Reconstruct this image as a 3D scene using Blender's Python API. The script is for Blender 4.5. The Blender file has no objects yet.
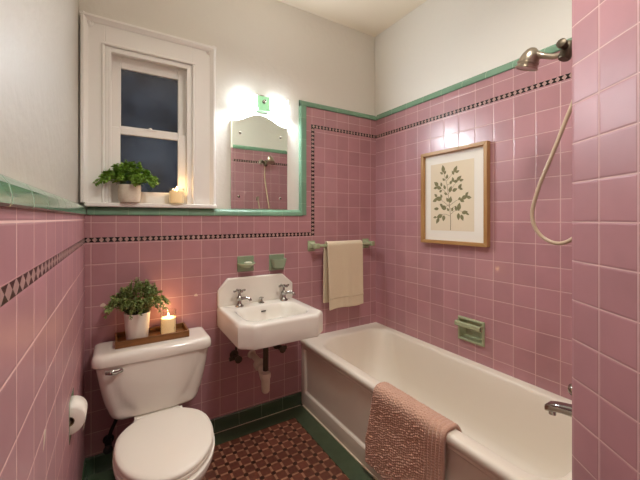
import bpy, bmesh, math, random
from mathutils import Vector, Matrix
random.seed(7)
PI = math.pi
scene = bpy.context.scene
COL = scene.collection

# ------------------------------------------------------------------ room measures (metres)
XL, XR, YB, ZC, H = -0.143, 1.802, 2.064, 2.807, 1.310
YP = 2.086            # plaster plane of the back wall
XLP = -0.168          # plaster plane of the left wall
YS = 0.427            # shower wall
YF = -1.25            # wall behind the camera
EDGE = Vector((1.099, 0.427)); WDIR = Vector((-0.572, -0.820)).normalized()
SX = 1.455            # shower fittings stand on this line


def S(r, g, b):
    f = lambda c: (c / 255) / 12.92 if c / 255 <= .04045 else (((c / 255) + .055) / 1.055) ** 2.4
    return (f(r), f(g), f(b), 1)


# ------------------------------------------------------------------ materials
def mat(name, color=(.8, .8, .8, 1), rough=.5, metal=0, coat=0, emis=None, estr=0, trans=0, ior=1.5, sheen=0, sss=0):
    m = bpy.data.materials.new(name); m.use_nodes = True
    p = m.node_tree.nodes['Principled BSDF']
    p.inputs['Base Color'].default_value = color
    p.inputs['Roughness'].default_value = rough
    p.inputs['Metallic'].default_value = metal
    p.inputs['Coat Weight'].default_value = coat
    p.inputs['Coat Roughness'].default_value = .08
    p.inputs['IOR'].default_value = ior
    p.inputs['Transmission Weight'].default_value = trans
    p.inputs['Sheen Weight'].default_value = sheen
    if emis:
        p.inputs['Emission Color'].default_value = emis
        p.inputs['Emission Strength'].default_value = estr
    if sss:
        p.inputs['Subsurface Weight'].default_value = sss
        p.inputs['Subsurface Radius'].default_value = (.02, .01, .006)
        p.inputs['Subsurface Scale'].default_value = 1
    return m


class G:
    """tiny node builder"""
    def __init__(s, m):
        s.m = m; s.t = m.node_tree; s.p = s.t.nodes['Principled BSDF']
        s.tc = s.t.nodes.new('ShaderNodeTexCoord')

    def n(s, kind, **kw):
        o = s.t.nodes.new(kind)
        for k, v in kw.items(): setattr(o, k, v)
        return o

    def put(s, sock, v):
        if isinstance(v, bpy.types.NodeSocket): s.t.links.new(v, sock)
        else: sock.default_value = v

    def math(s, op, a, b=0., c=None):
        o = s.n('ShaderNodeMath', operation=op)
        s.put(o.inputs[0], a); s.put(o.inputs[1], b)
        if c is not None: s.put(o.inputs[2], c)
        return o.outputs[0]

    def dot(s, v):
        o = s.n('ShaderNodeVectorMath', operation='DOT_PRODUCT')
        s.put(o.inputs[0], s.tc.outputs['Object']); o.inputs[1].default_value = v
        return o.outputs['Value']

    def noise(s, scale, detail=2, rough=.5, vec=None):
        o = s.n('ShaderNodeTexNoise'); o.inputs['Scale'].default_value = scale
        o.inputs['Detail'].default_value = detail; o.inputs['Roughness'].default_value = rough
        s.put(o.inputs['Vector'], vec or s.tc.outputs['Object'])
        return o.outputs['Fac']

    def smooth(s, v, a, b, c=0., d=1.):
        o = s.n('ShaderNodeMapRange', interpolation_type='SMOOTHSTEP')
        s.put(o.inputs[0], v)
        for i, x in enumerate((a, b, c, d)): o.inputs[1 + i].default_value = x
        return o.outputs[0]

    def lin(s, v, a, b, c=0., d=1.):
        o = s.n('ShaderNodeMapRange'); s.put(o.inputs[0], v)
        for i, x in enumerate((a, b, c, d)): o.inputs[1 + i].default_value = x
        return o.outputs[0]

    def mix(s, f, a, b):
        o = s.n('ShaderNodeMix', data_type='RGBA')
        s.put(o.inputs['Factor'], f); s.put(o.inputs[6], a); s.put(o.inputs[7], b)
        return o.outputs[2]

    def scale_col(s, col, f):
        o = s.n('ShaderNodeMix', data_type='RGBA', blend_type='MULTIPLY'); o.inputs['Factor'].default_value = 1
        c = s.n('ShaderNodeCombineColor')
        for i in range(3): s.put(c.inputs[i], f)
        s.put(o.inputs[6], col); s.put(o.inputs[7], c.outputs[0])
        return o.outputs[2]

    def bump(s, h, strength=.3, dist=.002):
        o = s.n('ShaderNodeBump'); o.inputs['Strength'].default_value = strength
        o.inputs['Distance'].default_value = dist
        s.put(o.inputs['Height'], h); s.put(s.p.inputs['Normal'], o.outputs[0])

    def col(s, c): s.put(s.p.inputs['Base Color'], c)
    def rough(s, c): s.put(s.p.inputs['Roughness'], c)


PINK, GROUT = S(180, 130, 136), S(216, 182, 178)
GREEN = S(116, 154, 128)


def tile_mat(name, u, u0, pu, v0, pv, color=PINK, grout=GROUT, g=.0021, var=.09, rough=.42, v=(0, 0, 1), coat=.45, spec=.5):
    m = mat(name, color, rough, coat=coat); k = G(m); k.p.inputs['Specular IOR Level'].default_value = spec
    a = k.math('DIVIDE', k.math('SUBTRACT', k.dot(u), u0), pu)
    b = k.math('DIVIDE', k.math('SUBTRACT', k.dot(v), v0), pv)
    fa, fb = k.math('FRACT', a), k.math('FRACT', b)
    da = k.math('MULTIPLY', k.math('MINIMUM', fa, k.math('SUBTRACT', 1., fa)), pu)
    db = k.math('MULTIPLY', k.math('MINIMUM', fb, k.math('SUBTRACT', 1., fb)), pv)
    d = k.math('MINIMUM', da, db)
    on = k.smooth(d, g / 2, g / 2 + .0008)
    cv = k.n('ShaderNodeCombineXYZ'); k.put(cv.inputs[0], k.math('FLOOR', a)); k.put(cv.inputs[1], k.math('FLOOR', b))
    wn = k.n('ShaderNodeTexWhiteNoise', noise_dimensions='2D'); k.put(wn.inputs['Vector'], cv.outputs[0])
    f = k.math('ADD', k.lin(wn.outputs['Value'], 0, 1, 1 - var, 1 + var * .6), k.lin(k.noise(9, 3), .3, .7, -.05, .05))
    k.col(k.mix(on, grout, k.scale_col(color, f)))
    k.rough(k.lin(on, 0, 1, .7, rough))
    wav = k.math('MULTIPLY', k.noise(14, 1), .6)
    tilt = k.math('MULTIPLY', k.math('SUBTRACT', fa, .5), k.lin(wn.outputs['Value'], 0, 1, -.5, .5))
    k.bump(k.math('ADD', k.math('ADD', k.smooth(d, g / 2, .006), wav), tilt), .28, .0022)
    return m


def wavy(m, sc=8, st=.1, dist=.004, detail=3):
    k = G(m); k.bump(k.noise(sc, detail), st, dist); return k


M = {}
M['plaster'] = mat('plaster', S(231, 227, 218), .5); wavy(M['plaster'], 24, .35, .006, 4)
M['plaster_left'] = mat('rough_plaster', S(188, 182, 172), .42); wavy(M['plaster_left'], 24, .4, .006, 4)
M['ceiling'] = mat('ceiling_paint', S(244, 233, 212), .75); wavy(M['ceiling'], 12, .1)
M['trimwhite'] = mat('white_gloss_paint', S(246, 243, 238), .45); wavy(M['trimwhite'], 30, .12, .003)
M['tile_back'] = tile_mat('pink_tile_back', (1, 0, 0), .651, .1095, 1.073, .1085)
M['tile_right'] = tile_mat('pink_tile_right', (0, 1, 0), YB, .110, 1.073, .1105, rough=.30, coat=.3, spec=.95)
M['tile_left'] = tile_mat('pink_tile_left', (0, 1, 0), 1.271, .1345, 1.064, .1205, rough=.40, coat=.05, g=.0034, spec=.3, grout=S(232, 196, 190))
M['tile_plumb'] = tile_mat('pink_tile_shower', (1, 0, 0), XR, .110, 1.073, .1105)
M['tile_wing'] = tile_mat('pink_tile_wing', (WDIR.x, WDIR.y, 0), EDGE.to_3d().dot(WDIR.to_3d()) + .101, .110, 1.301, .110, g=.0024, rough=.42, coat=0)
for nm, u in (('cap_x', (1, 0, 0)), ('cap_y', (0, 1, 0))):
    M[nm] = tile_mat('green_' + nm, u, .05, .152, -5, 10, GREEN, S(150, 178, 150), .0014, .1, .14 if nm == 'cap_y' else .34, coat=.35 if nm == 'cap_y' else 0)
M['cap_z'] = tile_mat('green_cap_z', (1, 0, 0), -5, 10, .05, .152, GREEN, S(150, 178, 150), .0014, .1, .34, coat=0)
DGREEN = S(66, 88, 66)
M['base_x'] = tile_mat('green_base_x', (1, 0, 0), .05, .152, -5, 10, DGREEN, S(110, 130, 100), .0014, .12, .2)
M['base_y'] = tile_mat('green_base_y', (0, 1, 0), .05, .152, -5, 10, DGREEN, S(110, 130, 100), .0014, .12, .2)


def stripe_mat(name, u, v, v0, hgt, pitch, ku=1.25, kv=.92):
    m = mat(name, S(30, 24, 24), .25); k = G(m)
    fu = k.math('FRACT', k.math('DIVIDE', k.dot(u), pitch))
    fv = k.math('DIVIDE', k.math('SUBTRACT', k.dot(v), v0), hgt)
    du = k.math('MULTIPLY', k.math('ABSOLUTE', k.math('SUBTRACT', fu, .5)), 2.)
    dv = k.math('MULTIPLY', k.math('ABSOLUTE', k.math('SUBTRACT', fv, .5)), 2.)
    dia = k.math('LESS_THAN', k.math('ADD', k.math('MULTIPLY', du, ku), k.math('MULTIPLY', dv, kv)), 1.)
    edge = k.math('GREATER_THAN', dv, .95)
    c = k.mix(dia, S(20, 14, 14), S(176, 144, 138))
    k.col(k.mix(edge, c, S(190, 150, 146)))
    return m


def floor_mat():
    m = mat('floor_mosaic', (.1, .05, .03, 1), .42); k = G(m)
    X, Y = k.dot((1, 0, 0)), k.dot((0, 1, 0))
    P, b = .0625, .22
    fx = k.math('FRACT', k.math('DIVIDE', k.math('SUBTRACT', X, .687 - P * b / 2), P))
    fy = k.math('FRACT', k.math('DIVIDE', k.math('SUBTRACT', Y, 1.766 - P * b / 2), P))
    ix = k.math('LESS_THAN', fx, b); iy = k.math('LESS_THAN', fy, b)
    cv = k.n('ShaderNodeCombineXYZ')
    k.put(cv.inputs[0], k.math('FLOOR', k.math('DIVIDE', k.math('SUBTRACT', X, .687), P)))
    k.put(cv.inputs[1], k.math('FLOOR', k.math('DIVIDE', k.math('SUBTRACT', Y, 1.766), P)))
    wn = k.n('ShaderNodeTexWhiteNoise', noise_dimensions='2D'); k.put(wn.inputs['Vector'], cv.outputs[0])
    f = k.math('ADD', k.lin(wn.outputs['Value'], 0, 1, .75, 1.2), k.lin(k.noise(60, 3), .3, .7, -.15, .15))
    sq = k.scale_col(S(114, 68, 54), f)
    bar = k.scale_col(S(170, 124, 98), f)
    c = k.mix(k.math('MAXIMUM', ix, iy), sq, bar)
    def near(fr): return k.math('MAXIMUM', k.math('LESS_THAN', fr, b + .09), k.math('GREATER_THAN', fr, .91))
    c = k.mix(k.math('MAXIMUM', k.math('MULTIPLY', ix, near(fy)), k.math('MULTIPLY', iy, near(fx))), c, S(48, 30, 24))
    def line(fr, at, w=.022):
        return k.math('LESS_THAN', k.math('ABSOLUTE', k.math('SUBTRACT', fr, at)), w)
    g = k.math('MAXIMUM', k.math('MAXIMUM', line(fx, b), line(fx, .01)), k.math('MAXIMUM', line(fy, b), line(fy, .01)))
    k.col(k.mix(k.math('MULTIPLY', g, .5), c, S(92, 52, 40)))
    k.bump(g, -.3, .0015)
    return m


M['floor'] = floor_mat()
M['floor_green'] = mat('floor_green_border', S(60, 98, 74), .3); wavy(M['floor_green'], 30, .1)
k = G(M['floor_green']); k.col(k.mix(k.noise(18, 3), S(58, 74, 54), S(86, 100, 76)))
M['porcelain'] = mat('porcelain_white', S(236, 230, 219), .13, coat=.5)
M['tubwhite'] = mat('tub_enamel', S(230, 220, 204), .42)
M['seatwhite'] = mat('seat_white', S(236, 228, 214), .42, coat=.08)
M['chrome'] = mat('chrome', S(168, 165, 160), .13, 1)
M['nickel'] = mat('worn_nickel', S(176, 164, 148), .28, 1)
M['darkmetal'] = mat('dark_pipe', S(92, 82, 68), .45, .8)
M['black'] = mat('black_rubber', S(26, 24, 22), .5)
M['plastic'] = mat('white_pipe', S(222, 210, 190), .4)
M['ceramic_green'] = mat('sage_ceramic', S(140, 156, 128), .15, coat=.4)
M['ceramic_sage'] = mat('pale_sage_ceramic', S(162, 170, 134), .18, coat=.4)
M['mirror'] = mat('mirror_silver', (.80, .84, .75, 1), .015, 1)
M['glass'] = mat('window_glass', (1, 1, 1, 1), .03, trans=1, ior=1.45); wavy(M['glass'], 12, .05, .01)
M['jar'] = mat('candle_glass', (1, .98, .95, 1), .02, trans=1, ior=1.3)
jt = M['jar'].node_tree; jo = jt.nodes['Material Output']
tr_ = jt.nodes.new('ShaderNodeBsdfTransparent'); gl_ = jt.nodes.new('ShaderNodeBsdfGlossy'); gl_.inputs['Roughness'].default_value = .03
fz = jt.nodes.new('ShaderNodeLayerWeight'); fz.inputs['Blend'].default_value = .22; tr_.inputs['Color'].default_value = (.96, .96, .94, 1)
mx_ = jt.nodes.new('ShaderNodeMixShader'); ml_ = jt.nodes.new('ShaderNodeMath'); ml_.operation = 'MULTIPLY'; ml_.inputs[1].default_value = .35; jt.links.new(fz.outputs['Fresnel'], ml_.inputs[0]); jt.links.new(ml_.outputs[0], mx_.inputs[0]); jt.links.new(tr_.outputs[0], mx_.inputs[1]); jt.links.new(gl_.outputs[0], mx_.inputs[2]); jt.links.new(mx_.outputs[0], jo.inputs['Surface'])
M['wax'] = mat('candle_wax', S(250, 226, 186), .45, emis=(1, .62, .28, 1), estr=.16)  # weak emission stands in for flame light glowing through the wax
M['flame'] = mat('flame', (1, .7, .3, 1), .5, emis=(1, .66, .3, 1), estr=14)
M['wick'] = mat('wick', S(40, 30, 24), .8)
LAMP = (.86, .94, 1, 1)
for nm, e_ in (('shade', 64), ('shade_down', 60), ('shade_top', 4), ('shade_end', 2.5)):
    M[nm] = mat('lit_glass_' + nm, S(250, 250, 246), .3, emis=LAMP, estr=e_)
M['shadegreen'] = mat('lit_green_glass', S(150, 205, 160), .2, coat=.3, emis=(.5, 1, .56, 1), estr=.22)
M['soap'] = mat('soap', S(206, 206, 182), .4)
M['paper'] = mat('tissue', S(242, 234, 222), .9)
M['card'] = mat('cardboard', S(160, 132, 100), .9)
M['soil'] = mat('soil', S(52, 38, 28), .95)
M['mount'] = mat('mount_board', S(238, 233, 222), .8)
M['print'] = mat('print_paper', S(228, 213, 186), .8)
M['ink_leaf'] = mat('printed_olive', S(124, 124, 84), .8)
k = G(M['ink_leaf']); k.col(k.mix(k.noise(60, 3), S(104, 102, 66), S(150, 142, 104)))
M['ink_stem'] = mat('printed_brown', S(132, 114, 84), .8)
M['caulk'] = mat('caulk', S(226, 214, 190), .6)
M['chip'] = mat('plaster_chip', S(226, 206, 190), .7)


def wood(name, a, b, axis, rough=.45, sc=40):
    m = mat(name, a, rough); k = G(m)
    mp = k.n('ShaderNodeMapping'); k.put(mp.inputs[0], k.tc.outputs['Object'])
    s = [sc, sc, sc]; s[axis] = sc / 14
    mp.inputs['Scale'].default_value = s
    f = k.noise(1, 4, .6, mp.outputs[0])
    k.col(k.mix(k.smooth(f, .3, .7), a, b)); k.bump(f, .12, .001)
    return m


M['wood_tray'] = wood('walnut_tray', S(96, 58, 26), S(140, 92, 46), 0)
M['wood_frame_v'] = wood('oak_frame_v', S(164, 120, 68), S(186, 144, 92), 2, .4, 60)
M['wood_frame_h'] = wood('oak_frame_h', S(164, 120, 68), S(186, 144, 92), 1, .4, 60)


def fabric(name, a, b, sc, st, dist):
    m = mat(name, a, .95, sheen=.25); k = G(m)
    f = k.noise(sc, 3, .6); k.col(k.mix(f, a, b)); k.bump(f, st, dist); return m


M['towel'] = fabric('beige_terry', S(212, 194, 162), S(230, 214, 184), 420, .7, .003)
M['towelband'] = fabric('beige_flat_weave', S(204, 186, 154), S(222, 206, 176), 800, .3, .001)
M['mat'] = fabric('dusty_rose_chenille', S(178, 136, 116), S(213, 171, 147), 260, .6, .003)
M['pot'] = mat('stoneware_white', S(222, 208, 190), .75)
k = G(M['pot']); f = k.noise(90, 4); k.col(k.mix(f, S(206, 190, 170), S(232, 220, 204))); k.bump(f, .3, .0015)
M['pot2'] = mat('white_ceramic_pot', S(230, 220, 206), .5)
def leafmat(name, a, b):
    m = mat(name, a, .5); k = G(m); k.col(k.mix(k.noise(30, 2), a, b))
    k.p.inputs['Subsurface Weight'].default_value = 0
    return m
M['leaf'] = leafmat('fresh_leaf', S(84, 132, 44), S(150, 184, 72))
M['leafdark'] = leafmat('fern_leaf', S(96, 116, 60), S(156, 170, 98))
M['stem'] = mat('stem', S(88, 104, 52), .7)


# ------------------------------------------------------------------ mesh helpers
def bmn(): return bmesh.new()


def box(bm, x0, x1, y0, y1, z0, z1, mi=0):
    v = [bm.verts.new((x, y, z)) for z in (z0, z1) for y in (y0, y1) for x in (x0, x1)]
    for q in ((0, 2, 3, 1), (4, 5, 7, 6), (0, 1, 5, 4), (2, 6, 7, 3), (0, 4, 6, 2), (1, 3, 7, 5)):
        bm.faces.new([v[i] for i in q]).material_index = mi
    return bm


def loft(bm, rings, cap0=True, cap1=True, closed=True):
    R = [[bm.verts.new(p) for p in r] for r in rings]; n = len(R[0])
    for a, b in zip(R, R[1:]):
        for i in range(n if closed else n - 1):
            j = (i + 1) % n
            bm.faces.new((a[i], a[j], b[j], b[i]))
    if cap0: bm.faces.new(R[0][::-1])
    if cap1: bm.faces.new(R[-1])
    return bm


def prism(bm, poly, vec, mi=0):
    vec = Vector(vec); a = [Vector(p) for p in poly]
    n0 = len(bm.faces); loft(bm, [a, [p + vec for p in a]])
    bm.faces.ensure_lookup_table()
    for f in bm.faces[n0:]: f.material_index = mi
    return bm


def frame_of(d):
    d = Vector(d).normalized(); up = Vector((0, 0, 1)) if abs(d.z) < .95 else Vector((0, 1, 0))
    x = up.cross(d).normalized(); return x, d.cross(x)


def lathe(bm, prof, c, d=(0, 0, 1), n=28, cap=True):
    """prof: list of (radius, distance along d)"""
    c = Vector(c); d = Vector(d).normalized(); x, y = frame_of(d)
    rings = [[c + d * t + (x * math.cos(2 * PI * i / n) + y * math.sin(2 * PI * i / n)) * max(r, 1e-4) for i in range(n)] for r, t in prof]
    return loft(bm, rings, cap, cap)


def catmull(P, k=6):
    P = [Vector(p) for p in P]; out = []
    Q = [P[0] * 2 - P[1]] + P + [P[-1] * 2 - P[-2]]
    for i in range(1, len(Q) - 2):
        for s in range(k):
            t = s / k
            out.append(.5 * (2 * Q[i] + (Q[i + 1] - Q[i - 1]) * t + (2 * Q[i - 1] - 5 * Q[i] + 4 * Q[i + 1] - Q[i + 2]) * t * t
                             + (3 * Q[i] - Q[i - 1] - 3 * Q[i + 1] + Q[i + 2]) * t ** 3))
    out.append(P[-1]); return out


def tube(bm, pts, r, n=12, cap=True):
    pts = [Vector(p) for p in pts]; rings = []; px = None
    for i, p in enumerate(pts):
        d = (pts[min(i + 1, len(pts) - 1)] - pts[max(i - 1, 0)]).normalized()
        if px is None: x, _ = frame_of(d)
        else: x = (px - d * px.dot(d)).normalized()
        px = x; y = d.cross(x)
        rr = r[i] if isinstance(r, (list, tuple)) else r
        rings.append([p + (x * math.cos(2 * PI * a / n) + y * math.sin(2 * PI * a / n)) * rr for a in range(n)])
    return loft(bm, rings, cap, cap)


def rr(x0, x1, y0, y1, corners, nc=8, ne=6):
    """outline as (x, y) pairs; corners for (x1y1, x0y1, x0y0, x1y0): (dx, dy, round?)"""
    if not isinstance(corners, list): corners = [corners] * 4
    corners = [c if isinstance(c, tuple) else (c, c, True) for c in corners]
    C = [(x1, y1, -1, -1), (x0, y1, 1, -1), (x0, y0, 1, 1), (x1, y0, -1, 1)]
    pts = []; segs = []
    for i, (x, y, sx, sy) in enumerate(C):
        dx, dy, rnd = corners[i]; arc = []
        for s in range(nc + 1):
            t = s / nc
            a, b = (math.sin(t * PI / 2), math.cos(t * PI / 2)) if rnd else (t, 1 - t)
            # a goes 0..1; start on the side reached first (counter-clockwise walk)
            if i in (0, 2): ux, uy = (1 - b if rnd else t), (1 - a if rnd else 1 - t)
            else: ux, uy = (1 - a if rnd else 1 - t), (1 - b if rnd else t)
            arc.append((x + sx * dx * ux, y + sy * dy * uy))
        segs.append(arc)
    for i in range(4):
        pts += segs[i]
        a, b = segs[i][-1], segs[(i + 1) % 4][0]
        for s in range(1, ne): pts.append((a[0] + (b[0] - a[0]) * s / ne, a[1] + (b[1] - a[1]) * s / ne))
    return pts


def zr(pts, z): return [(x, y, z) for x, y in pts]


ORG = {}


def tag(o, label=None, cat=None, group=None, kind=None):
    if label: o['label'] = label
    if cat: o['category'] = cat
    if group: o['group'] = group
    if kind: o['kind'] = kind
    return o


def obj(name, bm, mats, parent=None, bevel=0, seg=2, ang=35, org=None, smooth=True, subd=0):
    bmesh.ops.recalc_face_normals(bm, faces=bm.faces)
    o0 = ORG[parent.name] if parent else Vector(org or (0, 0, 0))
    bmesh.ops.translate(bm, verts=bm.verts, vec=-o0)
    me = bpy.data.meshes.new(name); bm.to_mesh(me); bm.free()
    for m in (mats if isinstance(mats, (list, tuple)) else [mats]): me.materials.append(M[m] if isinstance(m, str) else m)
    if smooth:
        me.polygons.foreach_set('use_smooth', [True] * len(me.polygons)); me.set_sharp_from_angle(angle=math.radians(ang))
    o = bpy.data.objects.new(name, me); COL.objects.link(o)
    if parent: o.parent = parent
    else: o.location = o0
    ORG[o.name] = o0
    if bevel:
        b = o.modifiers.new('bevel', 'BEVEL'); b.width = bevel; b.segments = seg; b.limit_method = 'ANGLE'; b.angle_limit = math.radians(40)
    if subd:
        s = o.modifiers.new('subd', 'SUBSURF'); s.levels = s.render_levels = subd
    return o


def empty(name, loc, label=None, cat=None, group=None, kind=None):
    o = bpy.data.objects.new(name, None); o.empty_display_size = .05; COL.objects.link(o); o.location = loc
    ORG[o.name] = Vector(loc); return tag(o, label, cat, group, kind)


def struct(name, bm, mats, label=None, cat=None, **kw):
    return tag(obj(name, bm, mats, **kw), label, cat, kind='structure')


# ------------------------------------------------------------------ floor, ceiling, walls
bm = bmn(); box(bm, -.3, XR + .1, YF - .1, YB + .25, -.06, -.002)
struct('floor', bm, 'floor', 'brown mosaic tile floor with dark dots between the squares', 'floor', smooth=False)
bm = bmn(); box(bm, XL, 1.107, 1.94, YB - .012, -.001, .0012); box(bm, .995, 1.107, YS, 1.94, -.001, .0012)
box(bm, XL, -.03, YF, 1.94, -.001, .0012)
struct('trim_1', bm, 'floor_green', 'dark green tile border around the mosaic floor', 'floor border', smooth=False)
bm = bmn(); box(bm, -.4, XR + .1, YF - .1, YB + .25, ZC, ZC + .06)
struct('ceiling', bm, 'ceiling', 'plain warm cream painted ceiling', 'ceiling', smooth=False)


def slab(bm, ax, a0, a1, u0, u1, z0, z1, mi, hole=None):
    """wall slab: ax = 'x' or 'y' thickness axis; hole = (u0,u1,z0,z1)"""
    def put(ua, ub, za, zb):
        if ub - ua < 1e-5 or zb - za < 1e-5: return
        if ax == 'x': box(bm, a0, a1, ua, ub, za, zb, mi)
        else: box(bm, ua, ub, a0, a1, za, zb, mi)
    if not hole: return put(u0, u1, z0, z1)
    h0, h1, k0, k1 = hole
    put(u0, h0, z0, z1); put(h1, u1, z0, z1); put(h0, h1, z0, k0); put(h0, h1, k1, z1)


TPH = (1.435, 1.555, .53, .665)
bm = bmn()
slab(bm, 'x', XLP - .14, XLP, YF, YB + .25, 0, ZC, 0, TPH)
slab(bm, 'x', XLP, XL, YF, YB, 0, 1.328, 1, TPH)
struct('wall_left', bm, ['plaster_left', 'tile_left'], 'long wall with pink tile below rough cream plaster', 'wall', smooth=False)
WIN = (-.056, .377, 1.372, 2.221)
bm = bmn()
slab(bm, 'y', YP, YP + .17, XLP, XR + .1, 0, ZC, 0, WIN)
slab(bm, 'y', YB, YP, XL, XR, 0, 1.328, 1)
slab(bm, 'y', YB, YP, 1.125, XR, 1.328, 2.12, 1)
wb = struct('wall_back', bm, ['plaster', 'tile_back'], 'wall behind sink and toilet, pink tile stepping up at the tub', 'wall', smooth=False)
SDH = (1.139, 1.279, .587, .697)
bm = bmn()
slab(bm, 'x', XR, XR + .012, YS, YB, 0, 2.12, 1, SDH)
slab(bm, 'x', XR + .012, XR + .12, YS, YB + .02, 0, 2.12, 0, SDH)
slab(bm, 'x', XR + .008, XR + .12, YS, YB + .02, 2.12, ZC, 0)
struct('wall_right', bm, ['plaster', 'tile_right'], 'long wall over the bathtub, pink tile with cream plaster above', 'wall', smooth=False)
# wing wall that carries the shower fittings, its near face turned towards the room
perp = Vector((WDIR.y, -WDIR.x))
E3 = EDGE; END = E3 + WDIR * .62
r_ = .012; f0 = E3 + Vector((r_, 0)); f1 = E3 + WDIR * r_
fil = [f0, E3 + (f0 + f1 - 2 * E3) * .18, f1]
plan = [Vector((XR, YS))] + fil + [END, Vector((END.x, YF)), Vector((XR, YF))]
bm = bmn(); prism(bm, [(p.x, p.y, 0) for p in plan], (0, 0, 2.12))
bm.faces.ensure_lookup_table()
bmesh.ops.recalc_face_normals(bm, faces=bm.faces)
for f in bm.faces:
    n = f.normal
    if abs(n.z) < .5: f.material_index = 1 if n.y > .93 else 2
ins = [Vector((p.x, p.y)) for p in plan]
n0 = len(bm.faces); prism(bm, [(p.x + .006, p.y - .006, 2.12) for p in ins], (0, 0, ZC - 2.12))
struct('wall_shower', bm, ['plaster', 'tile_plumb', 'tile_wing'], 'angled pink tiled wall end nearest the camera', 'wall', smooth=False)
bm = bmn(); box(bm, XLP - .1, END.x, YF - .1, YF, 0, ZC)
struct('wall_front', bm, 'plaster', 'plain plaster wall opposite the window', 'wall', smooth=False)

# ------------------------------------------------------------------ tile caps and mosaic stripes
def cap_profile(z0, z1, d):
    h = z1 - z0   # (out from the tile face, z)
    return [(-d, z0), (.006, z0), (.0095, z0 + .004), (.0095, z0 + h * .35), (.006, z0 + h * .66), (-.002, z0 + h * .88), (-.012 if d > .015 else -.005, z1), (-d, z1)]


bm = bmn(); prism(bm, [(XL + a, YF, z) for a, z in cap_profile(1.328, 1.380, .025)], (0, YB - .012 - YF, 0))
struct('trim_2', bm, 'cap_y', 'green glazed cap tile along the top of the left tiling', 'tile trim', ang=20)
bm = bmn()
prism(bm, [(XL + .012, YB - a, z) for a, z in cap_profile(1.328, 1.371, .022)], (1.114 - XL - .012, 0, 0))
struct('trim_3', bm, 'cap_x', 'green glazed tile strip under window sill and mirror', 'tile trim', ang=20)
bm = bmn(); prism(bm, [(1.126 + a, YB - b, 1.335) for a, b in ((-.024, -.022), (-.024, .002), (-.016, .0075), (.02, .0075), (.024, .004), (.024, -.022))], (0, 0, .80))
struct('trim_4', bm, 'cap_z', 'upright green tile strip beside the mirror', 'tile trim', ang=20)
bm = bmn(); prism(bm, [(1.102, YB - a, z) for a, z in cap_profile(2.112, 2.154, .022)], (XR - 1.102, 0, 0))
struct('trim_5', bm, 'cap_x', 'green cap tile on the raised tiling left of the corner', 'tile trim', ang=20)
bm = bmn(); prism(bm, [(XR - a, YS, z) for a, z in cap_profile(2.112, 2.156, .008)], (0, YB - YS - .01, 0))
struct('trim_6', bm, 'cap_y', 'green cap tile running above the bathtub', 'tile trim', ang=20)
bm = bmn(); prism(bm, [(E3.x + .02, YS + a, z) for a, z in cap_profile(2.112, 2.156, .006)], (XR - E3.x - .03, 0, 0))
struct('trim_7', bm, 'cap_x', 'green cap tile over the shower fittings', 'tile trim', ang=20)
M['st_left'] = stripe_mat('mosaic_left', (0, 1, 0), (0, 0, 1), 1.183, .029, .044, 1.05, .92)
M['st_low'] = stripe_mat('mosaic_low', (1, 0, 0), (0, 0, 1), 1.187, .026, .0285)
M['st_up'] = stripe_mat('mosaic_up', (0, 0, 1), (1, 0, 0), 1.191, .027, .0285)
M['st_high'] = stripe_mat('mosaic_high', (1, 0, 0), (0, 0, 1), 1.966, .025, .0285)
M['st_right'] = stripe_mat('mosaic_right', (0, 1, 0), (0, 0, 1), 1.966, .025, .0285)
bm = bmn(); box(bm, XL - .002, XL + .0008, YF, YB - .001, 1.183, 1.212)
struct('trim_8', bm, 'st_left', 'black and rose diamond mosaic band on the left tiling', 'mosaic band', smooth=False)
bm = bmn(); box(bm, XL + .001, 1.191, YB - .0008, YB + .002, 1.187, 1.213)
struct('trim_9', bm, 'st_low', 'black and rose mosaic band above toilet and sink', 'mosaic band', smooth=False)
bm = bmn(); box(bm, 1.191, 1.218, YB - .0008, YB + .002, 1.187, 1.966)
struct('trim_10', bm, 'st_up', 'upright black and rose mosaic band above the towel bar', 'mosaic band', smooth=False)
bm = bmn(); box(bm, 1.191, XR - .001, YB - .0008, YB + .002, 1.966, 1.991)
struct('trim_11', bm, 'st_high', 'short high mosaic band between upright band and corner', 'mosaic band', smooth=False)
bm = bmn(); box(bm, XR - .0008, XR + .002, YS + .001, YB - .001, 1.966, 1.991)
struct('trim_12', bm, 'st_right', 'black and rose mosaic band high above the bathtub', 'mosaic band', smooth=False)
bm = bmn(); box(bm, E3.x + .02, XR - .001, YS - .002, YS + .0008, 1.966, 1.991)
struct('trim_13', bm, 'st_high', 'mosaic band on the wall with the shower fittings', 'mosaic band', smooth=False)
bm = bmn(); prism(bm, [(XL + .001, YB - a, z) for a, z in ((-.001, 0), (.016, 0), (.012, .012), (.009, .03), (.009, .08), (.004, .087), (-.001, .087))], (1.106 - XL, 0, 0))
struct('baseboard_back', bm, 'base_x', 'dark green tile baseboard under the sink', 'baseboard', ang=20)
bm = bmn(); prism(bm, [(XL + a, YF, z) for a, z in ((-.001, 0), (.016, 0), (.012, .012), (.009, .03), (.009, .08), (.004, .087), (-.001, .087))], (0, YB - .017 - YF, 0))
struct('baseboard_left', bm, 'base_y', 'dark green tile baseboard beside the toilet', 'baseboard', ang=20)
bm = bmn(); box(bm, .02, 1.095, YB - .019, YB - .0155, .0012, .004)
struct('trim_14', bm, 'caulk', 'thin pale grout line where floor meets baseboard', 'grout line', smooth=False)

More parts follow.
